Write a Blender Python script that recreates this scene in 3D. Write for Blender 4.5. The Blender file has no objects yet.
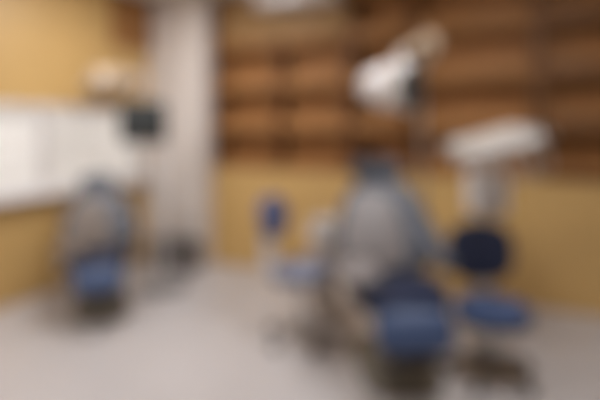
import bpy, bmesh, math
from mathutils import Vector, Matrix
PI = math.pi
sc = bpy.context.scene
COL = sc.collection

# ------------------------------------------------------------------ materials
def _nt(name):
    m = bpy.data.materials.new(name); m.use_nodes = True
    nt = m.node_tree
    return m, nt, nt.nodes['Principled BSDF']

def plain(name, col, rough=.5, metal=0., bump=0., scale=60., var=.06, coat=0., emit=None, es=0., spec=.5):
    """procedural: noise-varied base colour and optional noise bump"""
    m, nt, b = _nt(name)
    tc = nt.nodes.new('ShaderNodeTexCoord')
    nz = nt.nodes.new('ShaderNodeTexNoise'); nz.inputs['Scale'].default_value = scale; nz.inputs['Detail'].default_value = 4
    nt.links.new(tc.outputs['Object'], nz.inputs['Vector'])
    mx = nt.nodes.new('ShaderNodeMix'); mx.data_type = 'RGBA'
    mx.inputs['A'].default_value = (*[c * (1 - var) for c in col], 1)
    mx.inputs['B'].default_value = (*[min(1, c * (1 + var)) for c in col], 1)
    nt.links.new(nz.outputs['Fac'], mx.inputs['Factor'])
    nt.links.new(mx.outputs['Result'], b.inputs['Base Color'])
    b.inputs['Roughness'].default_value = rough
    b.inputs['Metallic'].default_value = metal
    b.inputs['Coat Weight'].default_value = coat
    b.inputs['Specular IOR Level'].default_value = spec
    if bump:
        bp = nt.nodes.new('ShaderNodeBump'); bp.inputs['Strength'].default_value = bump; bp.inputs['Distance'].default_value = .004
        nt.links.new(nz.outputs['Fac'], bp.inputs['Height']); nt.links.new(bp.outputs['Normal'], b.inputs['Normal'])
    if emit:
        b.inputs['Emission Color'].default_value = (*emit, 1); b.inputs['Emission Strength'].default_value = es
    return m

def wood(name, c1, c2, rough=.55, axis='X', scale=9.):
    m, nt, b = _nt(name)
    tc = nt.nodes.new('ShaderNodeTexCoord'); mp = nt.nodes.new('ShaderNodeMapping')
    s = {'X': (.6, 7, 7), 'Z': (7, 7, .6)}[axis]
    mp.inputs['Scale'].default_value = s
    nt.links.new(tc.outputs['Object'], mp.inputs['Vector'])
    nz = nt.nodes.new('ShaderNodeTexNoise'); nz.inputs['Scale'].default_value = scale; nz.inputs['Detail'].default_value = 6
    nz.inputs['Distortion'].default_value = .6
    nt.links.new(mp.outputs['Vector'], nz.inputs['Vector'])
    rp = nt.nodes.new('ShaderNodeValToRGB')
    rp.color_ramp.elements[0].position = .3; rp.color_ramp.elements[0].color = (*c1, 1)
    rp.color_ramp.elements[1].position = .7; rp.color_ramp.elements[1].color = (*c2, 1)
    nt.links.new(nz.outputs['Fac'], rp.inputs['Fac']); nt.links.new(rp.outputs['Color'], b.inputs['Base Color'])
    b.inputs['Roughness'].default_value = rough
    b.inputs['Specular IOR Level'].default_value = .25
    return m

def tiles(name, c1, c2, grout, size=.6, rough=.3):
    m, nt, b = _nt(name)
    tc = nt.nodes.new('ShaderNodeTexCoord')
    br = nt.nodes.new('ShaderNodeTexBrick')
    br.offset = 0; br.inputs['Scale'].default_value = 1
    br.inputs['Brick Width'].default_value = size; br.inputs['Row Height'].default_value = size
    br.inputs['Mortar Size'].default_value = .004
    br.inputs['Color1'].default_value = (*c1, 1); br.inputs['Color2'].default_value = (*c2, 1); br.inputs['Mortar'].default_value = (*grout, 1)
    nt.links.new(tc.outputs['Object'], br.inputs['Vector'])
    nt.links.new(br.outputs['Color'], b.inputs['Base Color'])
    b.inputs['Roughness'].default_value = rough
    return m

M = dict(
    ochre=plain('ochre plaster', (.57, .36, .135), .45, scale=3, var=.07, bump=.05),
    white_wall=plain('white plaster', (.66, .59, .54), .7, scale=8, var=.02),
    ceiling=plain('ceiling paint', (.72, .69, .65), .8, scale=8, var=.02),
    floor=tiles('pale floor tile', (.50, .462, .452), (.48, .444, .434), (.40, .37, .36)),
    wood=wood('brown wood', (.27, .122, .040), (.36, .170, .058)),
    wood_dark=wood('dark brown wood', (.36, .155, .048), (.46, .205, .068)),
    wood_darkv=wood('dark brown upright wood', (.155, .066, .024), (.21, .092, .034), axis='Z'),
    wood_tan=wood('tan wood', (.27, .155, .066), (.34, .20, .085)),
    wood_grey=wood('grey brown wood', (.15, .066, .021), (.20, .090, .031)),
    enamel=plain('white enamel', (.72, .68, .66), .28, var=.015, coat=.3),
    cream=plain('cream enamel', (.60, .53, .46), .35, var=.02),
    blind=plain('white blind cloth', (.83, .80, .77), .8, scale=90, var=.03, bump=.2, emit=(1., .95, .9), es=.055),  # faint glow in the cloth stands for daylight coming through
    blue=plain('blue vinyl', (.045, .073, .155), .5, scale=200, var=.05, bump=.08),
    navy=plain('navy vinyl', (.012, .018, .045), .42, scale=200, var=.05, bump=.08),
    slate=plain('slate blue vinyl', (.075, .080, .098), .5, scale=200, var=.05, bump=.08),
    pale_blue=plain('pale blue vinyl', (.21, .225, .295), .4, scale=200, var=.05, bump=.08),
    mid_blue=plain('mid blue vinyl', (.085, .12, .26), .38, scale=200, var=.05, bump=.08),
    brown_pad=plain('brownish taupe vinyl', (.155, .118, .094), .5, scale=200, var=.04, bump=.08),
    tray=plain('warm grey enamel', (.37, .335, .305), .45, var=.02),
    beige=plain('beige enamel', (.44, .325, .22), .4, var=.02),
    taupe=plain('taupe vinyl', (.21, .183, .175), .45, scale=200, var=.04, bump=.08),
    chrome=plain('brushed steel', (.55, .54, .53), .3, metal=1., var=.03),
    dark=plain('dark plastic', (.035, .032, .032), .45, var=.05),
    base=plain('dark base enamel', (.15, .13, .10), .45, var=.05),
    charcoal=plain('charcoal plastic', (.19, .175, .17), .5, var=.05),
    screen=plain('black screen glass', (.04, .043, .042), .25, var=.02),
    lens=plain('dark lamp glass', (.028, .034, .036), .12, var=.02, coat=.5),
    bright=plain('bright white enamel', (.84, .81, .80), .35, var=.01, coat=.2),
    ceramic=plain('white ceramic', (.70, .67, .63), .15, var=.01, coat=.5),
    lamp=plain('fill light diffuser', (.9, .9, .9), .6, var=.0, emit=(.97, .975, 1.), es=9.5),
)

# ------------------------------------------------------------------ mesh tools
def link(name, bm, mat, parent=None, smooth=True, mtx=None):
    if mtx is not None: bm.transform(mtx)
    bmesh.ops.recalc_face_normals(bm, faces=bm.faces)
    me = bpy.data.meshes.new(name); bm.to_mesh(me); bm.free()
    me.materials.append(mat)
    if smooth:
        me.polygons.foreach_set('use_smooth', [True] * len(me.polygons))
        me.set_sharp_from_angle(angle=math.radians(40))
    o = bpy.data.objects.new(name, me); COL.objects.link(o)
    if parent: o.parent = parent
    return o

def box(x0, x1, y0, y1, z0, z1, bev=0., seg=2, bm=None):
    bm = bm or bmesh.new()
    r = bmesh.ops.create_cube(bm, size=1)
    vs = r['verts']
    bmesh.ops.scale(bm, vec=(x1 - x0, y1 - y0, z1 - z0), verts=vs)
    bmesh.ops.translate(bm, vec=((x0 + x1) / 2, (y0 + y1) / 2, (z0 + z1) / 2), verts=vs)
    if bev:
        es = list({e for v in vs for e in v.link_edges})
        bmesh.ops.bevel(bm, geom=es, offset=bev, segments=seg, profile=.5, affect='EDGES')
    return bm

def lathe(prof, n=40, bm=None, cap=True):
    """prof: list of (radius, z)"""
    bm = bm or bmesh.new(); rings = []
    for r, z in prof:
        rings.append([bm.verts.new((r * math.cos(2 * PI * i / n), r * math.sin(2 * PI * i / n), z)) for i in range(n)])
    for a, b in zip(rings, rings[1:]):
        for i in range(n): bm.faces.new((a[i], a[(i + 1) % n], b[(i + 1) % n], b[i]))
    if cap: bm.faces.new(rings[0][::-1]); bm.faces.new(rings[-1])
    return bm

def smooth_path(pts, sub=8):
    P = [Vector(p) for p in pts]; out = []
    for i in range(len(P) - 1):
        p0 = P[max(0, i - 1)]; p1 = P[i]; p2 = P[i + 1]; p3 = P[min(len(P) - 1, i + 2)]
        for k in range(sub):
            t = k / sub
            out.append(.5 * ((2 * p1) + (p2 - p0) * t + (2 * p0 - 5 * p1 + 4 * p2 - p3) * t * t + (3 * p1 - p0 - 3 * p2 + p3) * t ** 3))
    out.append(P[-1]); return out

def tube(pts, r, n=14, curve=False, bm=None, flat=1.):
    """tube along points; r a number or one radius per point; flat squashes the cross-section"""
    bm = bm or bmesh.new()
    rr = r if isinstance(r, (list, tuple)) else None
    if curve:
        k = len(pts); P = smooth_path(pts)
        if rr: rr = [rr[min(k - 2, i * (k - 1) // (len(P) - 1))] * (1 - f) + rr[min(k - 1, i * (k - 1) // (len(P) - 1) + 1)] * f
                     for i in range(len(P)) for f in [(i * (k - 1) / (len(P) - 1)) % 1 if i < len(P) - 1 else 1]]
    else: P = [Vector(p) for p in pts]
    up = None; rings = []
    for i, p in enumerate(P):
        d = (P[min(i + 1, len(P) - 1)] - P[max(i - 1, 0)]).normalized()
        if up is None:
            up = Vector((0, 0, 1)) if abs(d.z) < .9 else Vector((1, 0, 0))
        s = d.cross(up).normalized(); up = s.cross(d).normalized()
        q = rr[i] if rr else r
        rings.append([bm.verts.new(p + s * q * math.cos(2 * PI * j / n) + up * q * flat * math.sin(2 * PI * j / n)) for j in range(n)])
    for a, b in zip(rings, rings[1:]):
        for j in range(n): bm.faces.new((a[j], a[(j + 1) % n], b[(j + 1) % n], b[j]))
    bm.faces.new(rings[0][::-1]); bm.faces.new(rings[-1])
    return bm

def superoutline(w, h, e=3.2, n=56, taper=0.):
    """rounded outline of width w, height h; taper narrows the +y end"""
    out = []
    for i in range(n):
        a = 2 * PI * i / n; c, s = math.cos(a), math.sin(a)
        x = math.copysign(abs(c) ** (2 / e), c) * w / 2; y = math.copysign(abs(s) ** (2 / e), s) * h / 2
        out.append((x * (1 - taper * (y / h + .5)), y))
    return out

def pad(outline, t, dome=.02, bm=None, warp=None):
    """upholstered pad: outline in XY, thickness t along Z, a rounded edge and a domed front"""
    bm = bm or bmesh.new()
    prof = [(.90, 0), (.97, .06 * t), (1., .25 * t), (1.01, .5 * t), (1., .75 * t), (.965, .93 * t), (.90, t),
            (.75, t + dome * .5), (.5, t + dome * .85), (.2, t + dome)]
    rings = []
    for s, z in prof:
        ring = []
        for x, y in outline:
            v = Vector((x * s, y * s, z))
            if warp: v = warp(v)
            ring.append(bm.verts.new(v))
        rings.append(ring)
    n = len(outline)
    for a, b in zip(rings, rings[1:]):
        for i in range(n): bm.faces.new((a[i], a[(i + 1) % n], b[(i + 1) % n], b[i]))
    bm.faces.new(rings[0][::-1]); bm.faces.new(rings[-1])
    return bm

def frame(origin, xd, yd):
    x = Vector(xd).normalized(); y = Vector(yd).normalized(); z = x.cross(y).normalized(); y = z.cross(x)
    m = Matrix((x, y, z)).transposed().to_4x4(); m.translation = Vector(origin); return m

def thing(name, label, cat, loc=(0, 0, 0), rz=0., group=None):
    o = bpy.data.objects.new(name, None); COL.objects.link(o)
    o.empty_display_size = .1
    o.location = loc; o.rotation_euler = (0, 0, rz)
    o['label'] = label; o['category'] = cat
    if group: o['group'] = group
    return o

def struct(o):
    o['kind'] = 'structure'; return o

def dup(root, loc, rz, label, group=None, scale=None):
    r = root.copy(); COL.objects.link(r); r.location = loc; r.rotation_euler = (0, 0, rz); r['label'] = label
    if group: r['group'] = group
    if scale: r.scale = scale
    for ch in list(root.children):
        c = ch.copy(); COL.objects.link(c); c.parent = r
        for g in list(ch.children):
            d = g.copy(); COL.objects.link(d); d.parent = c
    return r

# ------------------------------------------------------------------ the room
# room frame: origin in the far corner, +X runs along the right wall, -Y along the left wall towards the viewer
CORNER = (-1.70, 5.79, 0.); TURN = -math.radians(25)
RM = Matrix.Translation(CORNER) @ Matrix.Rotation(TURN, 4, 'Z')
def room(name, bm, mat, parent=None, smooth=False):
    o = link(name, bm, mat, parent, smooth)
    if parent is None: o.matrix_world = RM
    return o
PX, QY, H = 7.2, -7.2, 3.0           # room extent along the right wall, along the left wall, height

struct(room('floor', box(-.2, PX + .2, QY - .2, .6, -.1, 0), M['floor']))
ceil = struct(room('ceiling', box(-.2, PX + .2, QY - .2, .6, H, H + .1), M['ceiling']))
# left wall, with the opening of the long window
WY0, WY1, WZ0, WZ1 = -3.6, -.25, .93, 1.73
lw = bmesh.new()
box(-.2, 0, QY, .6, 0, WZ0, bm=lw); box(-.2, 0, QY, .6, WZ1, H, bm=lw)
box(-.2, 0, QY, WY0, WZ0, WZ1, bm=lw); box(-.2, 0, WY1, .6, WZ0, WZ1, bm=lw)
struct(room('wall_left', lw, M['ochre']))
# right wall: ochre up to the ledge, a recess above it for the shelving
rw = bmesh.new()
box(0, PX, 0, .12, 0, 1.08, bm=rw); box(0, PX, .12, .5, 0, 1.08, bm=rw)
struct(room('wall_right', rw, M['ochre']))
struct(room('wall_recess', box(0, PX, .25, .5, 1.08, H), M['ochre']))
struct(room('wall_corner', box(0, .80, -.20, 0, 0, H, .006), M['white_wall']))
struct(room('wall_end', box(PX, PX + .2, QY, .6, 0, H), M['white_wall']))
struct(room('wall_behind', box(-.2, PX + .2, QY - .2, QY, 0, H), M['white_wall']))
struct(room('trim_1', box(0, .05, -.74, -.2, 2.42, H, .006), M['wood']))

# long window under a drawn white blind
win = struct(thing('window_1', 'long white window with drawn white blinds in the ochre wall', 'window'))
del win['label']; del win['category']
win.matrix_world = RM
fb = bmesh.new()
box(-.10, .02, WY0, WY1, WZ0, WZ0 + .05, bm=fb); box(-.10, .02, WY0, WY1, WZ1 - .05, WZ1, bm=fb)
for y in (WY0, -2.58, -1.55, WY1 - .05): box(-.10, .015, y, y + .05, WZ0 + .05, WZ1 - .05, bm=fb)
link('window_frame', fb, M['enamel'], win, False)
link('sill', box(-.1, .10, WY0 - .04, WY1 + .04, WZ0 - .035, WZ0, .006), M['enamel'], win)
for y0, y1 in ((WY0 + .05, -2.58), (-2.53, -1.55), (-1.50, WY1 - .05)):
    bb = bmesh.new(); n = 16; zt, zb = WZ1 - .05, WZ0 + .05
    for i in range(n):                                   # overlapping blind slats, a little tilted
        z0 = zb + (zt - zb) * i / n; z1 = z0 + (zt - zb) / n
        vs = [bm_v for bm_v in (bb.verts.new((-.045, y0, z0)), bb.verts.new((-.045, y1, z0)), bb.verts.new((-.065, y1, z1 + .004)), bb.verts.new((-.065, y0, z1 + .004)))]
        bb.faces.new(vs)
    bmesh.ops.solidify(bb, geom=list(bb.faces), thickness=.003)
    link('blind', bb, M['blind'], win, False)

# unseen ceiling panels, added to light the room
for x, y in ((1.35, -1.6), (1.0, -4.2), (4.0, -2.2)):
    f = link('fill_frame', box(x - .32, x + .32, y - .62, y + .62, H - .03, H, .004), M['enamel'], ceil, False)
    link('fill_panel', box(x - .28, x + .28, y - .58, y + .58, H - .036, H - .028), M['lamp'], f, False)

# ------------------------------------------------------------------ shelving in the recess
SH = (1.10, 1.545, 1.99, 2.44, 2.89)
def shelving(label, x0, x1, cuts, levels, top, mats, left_post=0.):
    t = thing('shelf_unit', label, 'shelves', group='wooden wall shelving'); t.matrix_world = RM
    rail, back, upright = mats
    yb, yf = .24, -.02
    link('back_panel', box(x0, x1, yb - .015, yb, 1.08, top), M[back], t, False)
    xs = [x0] + list(cuts) + [x1]
    for i, x in enumerate(xs):
        w = .045; a = x - w / 2 if 0 < i < len(xs) - 1 else (x if i == 0 else x - w)
        link('side_panel' if i in (0, len(xs) - 1) else 'divider', box(a, a + w, yf, yb - .015, 1.08, top, .003), M[upright], t)
    for z in levels:
        for xa, xb in zip(xs, xs[1:]):
            s = link('shelf', box(xa + .046, xb - .046, yf + .03, yb - .016, z - .015, z + .015), M[rail], t, False)
            link('shelf_rail', box(xa + .046, xb - .046, yf, yf + .028, max(1.082, z - .075), min(top, z + .075), .003), M[rail], s)
    return t
sa = shelving('left brown wooden shelving, two bays wide under a tan header, beside the white column', .82, 2.40, (1.62,), SH[:4], 2.46,
              ('wood', 'wood_dark', 'wood_darkv'))
link('header_panel', box(.96, 2.40, -.03, .235, 2.462, H, .004), M['wood_tan'], sa)
link('dark_strip', box(.82, .956, -.032, .235, 2.462, H, .004), M['wood_grey'], sa)  # darker upright strip between column and header
shelving('middle brown wooden shelving rising to the ceiling behind the nearer dental chair', 2.42, 4.08, (3.02,), SH, H,
         ('wood', 'wood_dark', 'wood_darkv'))
shelving('darker grey brown shelving at the right edge of the wall', 4.10, 5.90, (5.0,), SH, H, ('wood_grey', 'wood_dark', 'wood_darkv'))

# white wall unit under the ceiling above the left shelving
ac = thing('air_conditioner', 'white box shaped air conditioner high on wall above left shelving', 'air conditioner'); ac.matrix_world = RM
link('housing', box(1.45, 2.34, -.24, -.032, 2.76, 2.99, .03, 4), M['enamel'], ac)
link('louver', box(1.51, 2.28, -.262, -.20, 2.765, 2.80, .008), M['cream'], ac)
link('front_panel', box(1.47, 2.32, -.25, -.236, 2.83, 2.96, .005), M['enamel'], ac)

# dark box at the foot of the column
bx = thing('storage_box', 'low dark grey box on the floor at foot of white column', 'box'); bx.matrix_world = RM
link('body', box(.34, .84, -.52, -.27, 0, .27, .02, 3), M['charcoal'], bx)
link('lid', box(.325, .855, -.535, -.255, .272, .31, .012, 3), M['dark'], bx)

# ------------------------------------------------------------------ dental chair (foot end towards -Y)
def dental_chair(label, loc, rz, group):
    t = thing('dental_chair', label, 'dental chair', loc, rz, group)
    b = link('base', pad(superoutline(.49, .80, 4), .055, .01, warp=lambda v: v + Vector((.03, .12, 0))), M['base'], t)  # dark base plate, widened to stand in for shadow on the floor
    bm = lathe([(.17, .055), (.17, .075), (.13, .10), (.12, .30), (.14, .34), (.14, .36)])
    link('pedestal', bm, M['base'], t)
    link('base_cover', pad(superoutline(.44, .54, 5), .10, .01, warp=lambda v: v + Vector((0, -.06, .36))), M['cream'], t)
    # seat pad
    def seat_warp(v):
        return v + Vector((0, -.10, .475 + .05 * (v.x / .26) ** 2 * (.5 - v.y)))
    link('seat', pad(superoutline(.52, .56, 4.2), .10, .015, warp=seat_warp), M['navy'], t)
    # leg rest, sloping down at the front
    lm = frame((0, -.425, .435), (1, 0, 0), (0, .45, .89))
    link('leg_rest', pad(superoutline(.39, .22, 4, taper=-.08), .08, .02), M['blue'], t, mtx=lm)
    link('foot_plate', box(-.15, .15, -.53, -.47, .305, .335, .013, 3), M['dark'], t)
    # back rest: shell, lighter inner pad
    bmx = frame((0, .325, .84), (1, 0, 0), (0, .46, .888))
    def shell_outline():
        out = []
        for x, y in superoutline(.66, .64, 3.6, 72):
            u = y / .64 + .5
            w = 1.0 - .02 * u - .50 * max(0, u - .38) ** 1.15
            out.append((x * w, y))
        return out
    so = shell_outline()
    back = link('backrest', pad(so, .09, .012, warp=lambda v: Vector((v.x, v.y, v.z + .22 * v.x * v.x - .02))), M['slate'], t, mtx=bmx)
    link('inner_pad', pad([(x * .64 - .078, y * .84 - .04) for x, y in so], .03, .016, warp=lambda v: Vector((v.x, v.y, v.z + .056 + .22 * v.x * v.x))), M['taupe'], back, mtx=bmx)
    link('back_shell', pad([(x * .9, y * .93) for x, y in so], .05, .0, warp=lambda v: Vector((v.x, v.y, v.z - .075 + .22 * v.x * v.x))), M['cream'], back, mtx=bmx)
    # head rest on a steel strap
    hm = frame((0, .55, 1.195), (1, 0, 0), (0, .30, .954))
    h = link('headrest', pad(superoutline(.34, .21, 3), .075, .015, warp=lambda v: Vector((v.x, v.y, v.z + .6 * v.x * v.x))), M['slate'], t, mtx=hm)
    link('headrest_strap', box(-.035, .035, -.14, .06, -.03, -.012, .004), M['chrome'], h, mtx=hm)
    # a sweeping padded arm on the right, a broad flat arm rest on the left
    a = link('armrest', tube([(.22, .43, 1.02), (.275, .31, .88), (.30, .16, .77), (.305, .0, .715), (.30, -.15, .70)],
                             [.035, .058, .062, .058, .04], 20, curve=True, flat=.8), M['slate'], t)
    link('armrest_bracket', tube([(.305, .04, .70), (.305, .09, .62), (.29, .13, .52), (.20, .10, .47)], .018, curve=True), M['chrome'], a)
    a = link('armrest', pad(superoutline(.25, .46, 3.4), .055, .008, warp=lambda v: v + Vector((-.235, -.04, .625))), M['taupe'], t)  # pale left and dark right arms follow the chair's light and dark sides
    sm = frame((-.31, .0, .56), (0, 1, 0), (0, 0, 1))
    link('side_panel', pad(superoutline(.34, .24, 5), .05, .006, warp=lambda v: Vector((v.x, v.y, v.z - .02))), M['cream'], a, mtx=sm)
    return t
CH_G = 'dental chairs'
chair = dental_chair('nearer and larger dental chair with taupe back and blue leg rest, under the white lamp', (.575, 2.95, 0), math.radians(2.5), CH_G)
far = dup(chair, (-1.66, 3.95, 0), math.radians(23), 'farther dental chair with brownish back and blue seat, by the ochre left wall', CH_G, (.88, .9, .84))
for g in [far] + list(far.children):                   # its padding is set darker and browner
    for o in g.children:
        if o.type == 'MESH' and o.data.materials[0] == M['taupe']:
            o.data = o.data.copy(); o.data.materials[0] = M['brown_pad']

# ------------------------------------------------------------------ operating lamp on a floor pole
def operating_lamp(label, pole, elbow, wrist, head, face, group, mat='enamel', arm='beige', hs=1., deep=1.55):
    """pole foot at the origin; elbow, wrist and head are offsets from it"""
    t = thing('operating_lamp', label, 'lamp', pole, 0, group)
    link('base_plate', lathe([(.17, 0), (.17, .02), (.15, .035), (.03, .045)]), M['cream'], t)
    top = elbow[2]
    link('pole', tube([(0, 0, .04), (0, 0, top - .05)], .018, 20), M['chrome'], t)
    e, w, h = Vector(elbow), Vector(wrist), Vector(head)
    sh = link('shoulder_joint', lathe([(.03, top - .10), (.055, top - .08), (.06, top + .03), (.045, top + .06)]), M['enamel'], t)
    link('upper_arm', tube([(0, 0, top), e * .4 + Vector((0, 0, top * .6)), e], [.06, .09, .07], curve=True, flat=1.25), M[arm], t)
    link('spring_arm', tube([e, (e + w) / 2 + Vector((0, 0, .02)), w], [.05, .032, .024], curve=True), M[arm], t)
    link('wrist_link', tube([w, (w + h) / 2 + Vector((0, 0, .03)), h - Vector(face).normalized() * .12], .020, curve=True), M['enamel'], t)
    f = Vector(face).normalized()
    up = Vector((0, 0, 1)); xd = up.cross(f).normalized()
    fm = frame(h, xd, f.cross(xd)) @ Matrix.Diagonal((hs, hs, hs * deep, 1))
    hd = link('lamp_head', lathe([(.03, -.23), (.075, -.225), (.12, -.19), (.15, -.13), (.163, -.05), (.166, 0), (.16, .012), (.15, .014)], 48), M[mat], t, mtx=fm)
    link('lens', lathe([(.149, .008), (.147, .02), (.11, .028), (.04, .032), (.01, .033)], 48), M['lens'], hd, mtx=fm)
    bm = tube([(-.13, -.10, -.02), (-.20, -.14, .0), (-.22, -.05, .03), (-.22, .05, .03), (-.20, .14, .0), (-.13, .10, -.02)], .011, curve=True)
    link('handle', bm, M['cream'], hd, mtx=fm)
    return t
operating_lamp('large white operating lamp with dark lens, above the nearer dental chair',
               (.97, 3.80, 0), (-.02, -.30, 2.13), (-.30, -.55, 2.02), (-.26, -.66, 1.78), (.72, -.68, -.10), 'operating lamps')
operating_lamp('small beige operating lamp over the farther chair, against ochre wall',
               (-1.72, 4.98, 0), (-.22, -.25, 2.02), (-.16, -.50, 1.98), (-.10, -.58, 1.90), (.1, -.12, -1), 'operating lamps', 'beige', 'beige', .8, .9)

# ------------------------------------------------------------------ delivery unit behind the blue stool
def delivery_unit(label, loc, rz):
    t = thing('delivery_unit', label, 'dental unit', loc, rz)
    link('base_plate', lathe([(.18, 0), (.18, .03), (.16, .05), (.04, .06)]), M['cream'], t)
    link('pole', tube([(0, 0, .05), (0, 0, .95)], .035, 20), M['enamel'], t)
    link('control_box', box(-.13, .13, -.10, .10, .90, 1.20, .03, 4), M['bright'], t)
    link('swing_arm', tube([(0, 0, 1.19), (.02, -.04, 1.28), (.03, -.16, 1.33), (.02, -.24, 1.38)], .032, curve=True), M['enamel'], t)
    tm = Matrix.Translation((-.10, -.30, 1.365)) @ Matrix.Rotation(math.radians(-14), 4, 'Y') @ Matrix.Rotation(math.radians(12), 4, 'X')
    tr = link('tray', pad(superoutline(.58, .36, 5), .08, .0), M['tray'], t, mtx=tm)
    link('tray_mat', box(-.24, .24, -.02, .16, .081, .087, .003), M['cream'], tr, mtx=tm)
    link('front_panel', box(-.24, .24, -.213, -.196, .02, .08, .005), M['cream'], tr, mtx=tm)
    for i in range(5):
        x = -.2 + .1 * i
        hp = link('handpiece', tube([(x, -.20, .125), (x, -.24, .10), (x, -.275, .02)], [.007, .010, .011]), M['chrome'], tr, mtx=tm)
        link('hose', tube([(x, -.275, .02), (x, -.29, -.08), (x * .9, -.20, -.16), (x * .7, -.06, -.05), (x * .6, .0, .005)], .006, 8, curve=True), M['cream'], tr, mtx=tm)
    link('tray_handle', tube([(.31, -.14, .05), (.36, -.12, .05), (.37, 0, .05), (.36, .12, .05), (.31, .14, .05)], .012, curve=True), M['chrome'], tr, mtx=tm)
    return t
delivery_unit('white instrument tray unit on a pole, standing behind the dark blue stool', (1.345, 3.46, 0), math.radians(4))

# ------------------------------------------------------------------ cuspidor units
def cuspidor(label, loc, rz, group):
    t = thing('cuspidor_unit', label, 'cuspidor', loc, rz, group)
    link('housing', pad(superoutline(.22, .26, 5), .62, .0), M['cream'], t)
    link('top_cover', pad(superoutline(.27, .30, 4), .06, .0, warp=lambda v: v + Vector((0, 0, .62))), M['enamel'], t)
    bm = lathe([(.02, .66), (.05, .68), (.11, .73), (.125, .765), (.118, .77), (.105, .755), (.05, .70), (.012, .695)], 40)
    link('bowl', bm, M['ceramic'], t)
    link('spout', tube([(.0, .11, .66), (.0, .12, .84), (0, .09, .875), (0, .05, .86)], .009, curve=True), M['chrome'], t)
    return t
cuspidor('cream cuspidor column with white bowl between the pale blue stool and nearer chair', (.20, 3.90, 0), 0, 'cuspidor units')
cuspidor('cream cuspidor column with white bowl behind left side of the farther chair', (-2.08, 4.55, 0), math.radians(25), 'cuspidor units')

# ------------------------------------------------------------------ stools
def stool(label, loc, rz, seat_z, back_up, back_mat, seat_mat, bw, bh, group, bracket, legs='chrome'):
    t = thing('dental_stool', label, 'stool', loc, rz, group)
    hub = link('hub', lathe([(.045, .07), (.05, .08), (.05, .13), (.035, .15)]), M[legs], t)
    for i in range(5):
        a = 2 * PI * i / 5 + .3; c, s = math.cos(a), math.sin(a)
        lg = link('base_leg', tube([(c * .03, s * .03, .115), (c * .15, s * .15, .10), (c * .25, s * .25, .075)], [.024, .021, .016], flat=.7), M[legs], t)
        cm = Matrix.Translation((c * .25, s * .25, .03)) @ Matrix.Rotation(a, 4, 'Z') @ Matrix.Rotation(PI / 2, 4, 'X')
        link('caster', lathe([(.018, -.02), (.029, -.016), (.029, .016), (.018, .02)], 24), M['dark'], lg, mtx=cm)
        link('caster_fork', tube([(c * .25, s * .25, .08), (c * .25, s * .25, .034)], .009), M['dark'], lg)
    link('gas_lift', lathe([(.028, .14), (.028, .28), (.018, .285), (.018, seat_z - .115)], 24), M['chrome'], t)
    link('seat_plate', lathe([(.06, seat_z - .125), (.13, seat_z - .11), (.14, seat_z - .10)], 32), M['dark'], t)
    link('seat', pad(superoutline(.43, .41, 2.5), .10, .012, warp=lambda v: v + Vector((0, 0, seat_z - .10))), M[seat_mat], t)
    link('lever', tube([(.06, -.03, seat_z - .118), (.16, -.06, seat_z - .122), (.20, -.075, seat_z - .115)], .007), M['dark'], t)
    zb = seat_z + back_up
    link('back_bracket', tube([(0, .05, seat_z - .115), (0, .20, seat_z - .11), (0, .275, seat_z - .03), (0, .285, zb - .10), (0, .275, zb)],
                              bracket, curve=True, flat=.5), M['enamel'], t)
    m = frame((0, .27, zb), (1, 0, 0), (0, .12, .99))
    link('backrest', pad(superoutline(bw, bh, 2.6), .055, .012, warp=lambda v: Vector((v.x, v.y, v.z + .7 * v.x * v.x - .005))), M[back_mat], t, mtx=m)
    return t
stool('blue stool with dark navy backrest, in front of the white tray unit', (1.16, 2.90, 0), math.radians(-3), .45, .255, 'navy', 'blue', .42, .38, 'stools', .025, 'base')
stool('pale blue stool with small raised blue backrest, left of the nearer chair', (.01, 3.42, 0), math.radians(60), .545, .315, 'mid_blue', 'pale_blue', .33, .30, 'stools', .075)

# ------------------------------------------------------------------ monitor on a pole by the column
mo = thing('monitor', 'black square monitor on a white pole in front of white column', 'monitor', (-1.30, 4.52, 0), math.radians(14))
link('stand_base', pad(superoutline(.42, .34, 4), .035, .01), M['charcoal'], mo)
link('pole', tube([(0, 0, .03), (0, 0, 1.50)], .022, 18), M['enamel'], mo)
link('bracket', tube([(0, 0, 1.48), (-.05, .01, 1.54), (-.13, 0, 1.575), (-.17, -.03, 1.575)], .018, curve=True), M['enamel'], mo)
mc = link('casing', box(-.37, .04, -.075, -.03, 1.385, 1.765, .012, 3), M['dark'], mo)
link('screen', box(-.353, .023, -.079, -.0745, 1.41, 1.748, .001), M['screen'], mc)

# ------------------------------------------------------------------ light from outside is nil; a faint warm ambient
w = bpy.data.worlds.new('World'); sc.world = w; w.use_nodes = True
w.node_tree.nodes['Background'].inputs['Color'].default_value = (1, .95, .9, 1)
w.node_tree.nodes['Background'].inputs['Strength'].default_value = .3

# ------------------------------------------------------------------ camera: level, shifted down, focused very close
cd = bpy.data.cameras.new('Camera'); cam = bpy.data.objects.new('Camera', cd); COL.objects.link(cam)
cam.location = (0, 0, 1.5); cam.rotation_euler = (PI / 2, 0, 0)
cd.sensor_width = 36; cd.lens = 28.8; cd.shift_y = -70 / 600
cd.clip_start = .02
cd.dof.use_dof = True
cd.dof.focus_distance = .20
cd.dof.aperture_fstop = 2.15
sc.camera = cam
vs = sc.view_settings
vs.view_transform = 'Standard'; vs.look = 'None'; vs.gamma = 1; vs.use_curve_mapping = False
vs.exposure = 1.3
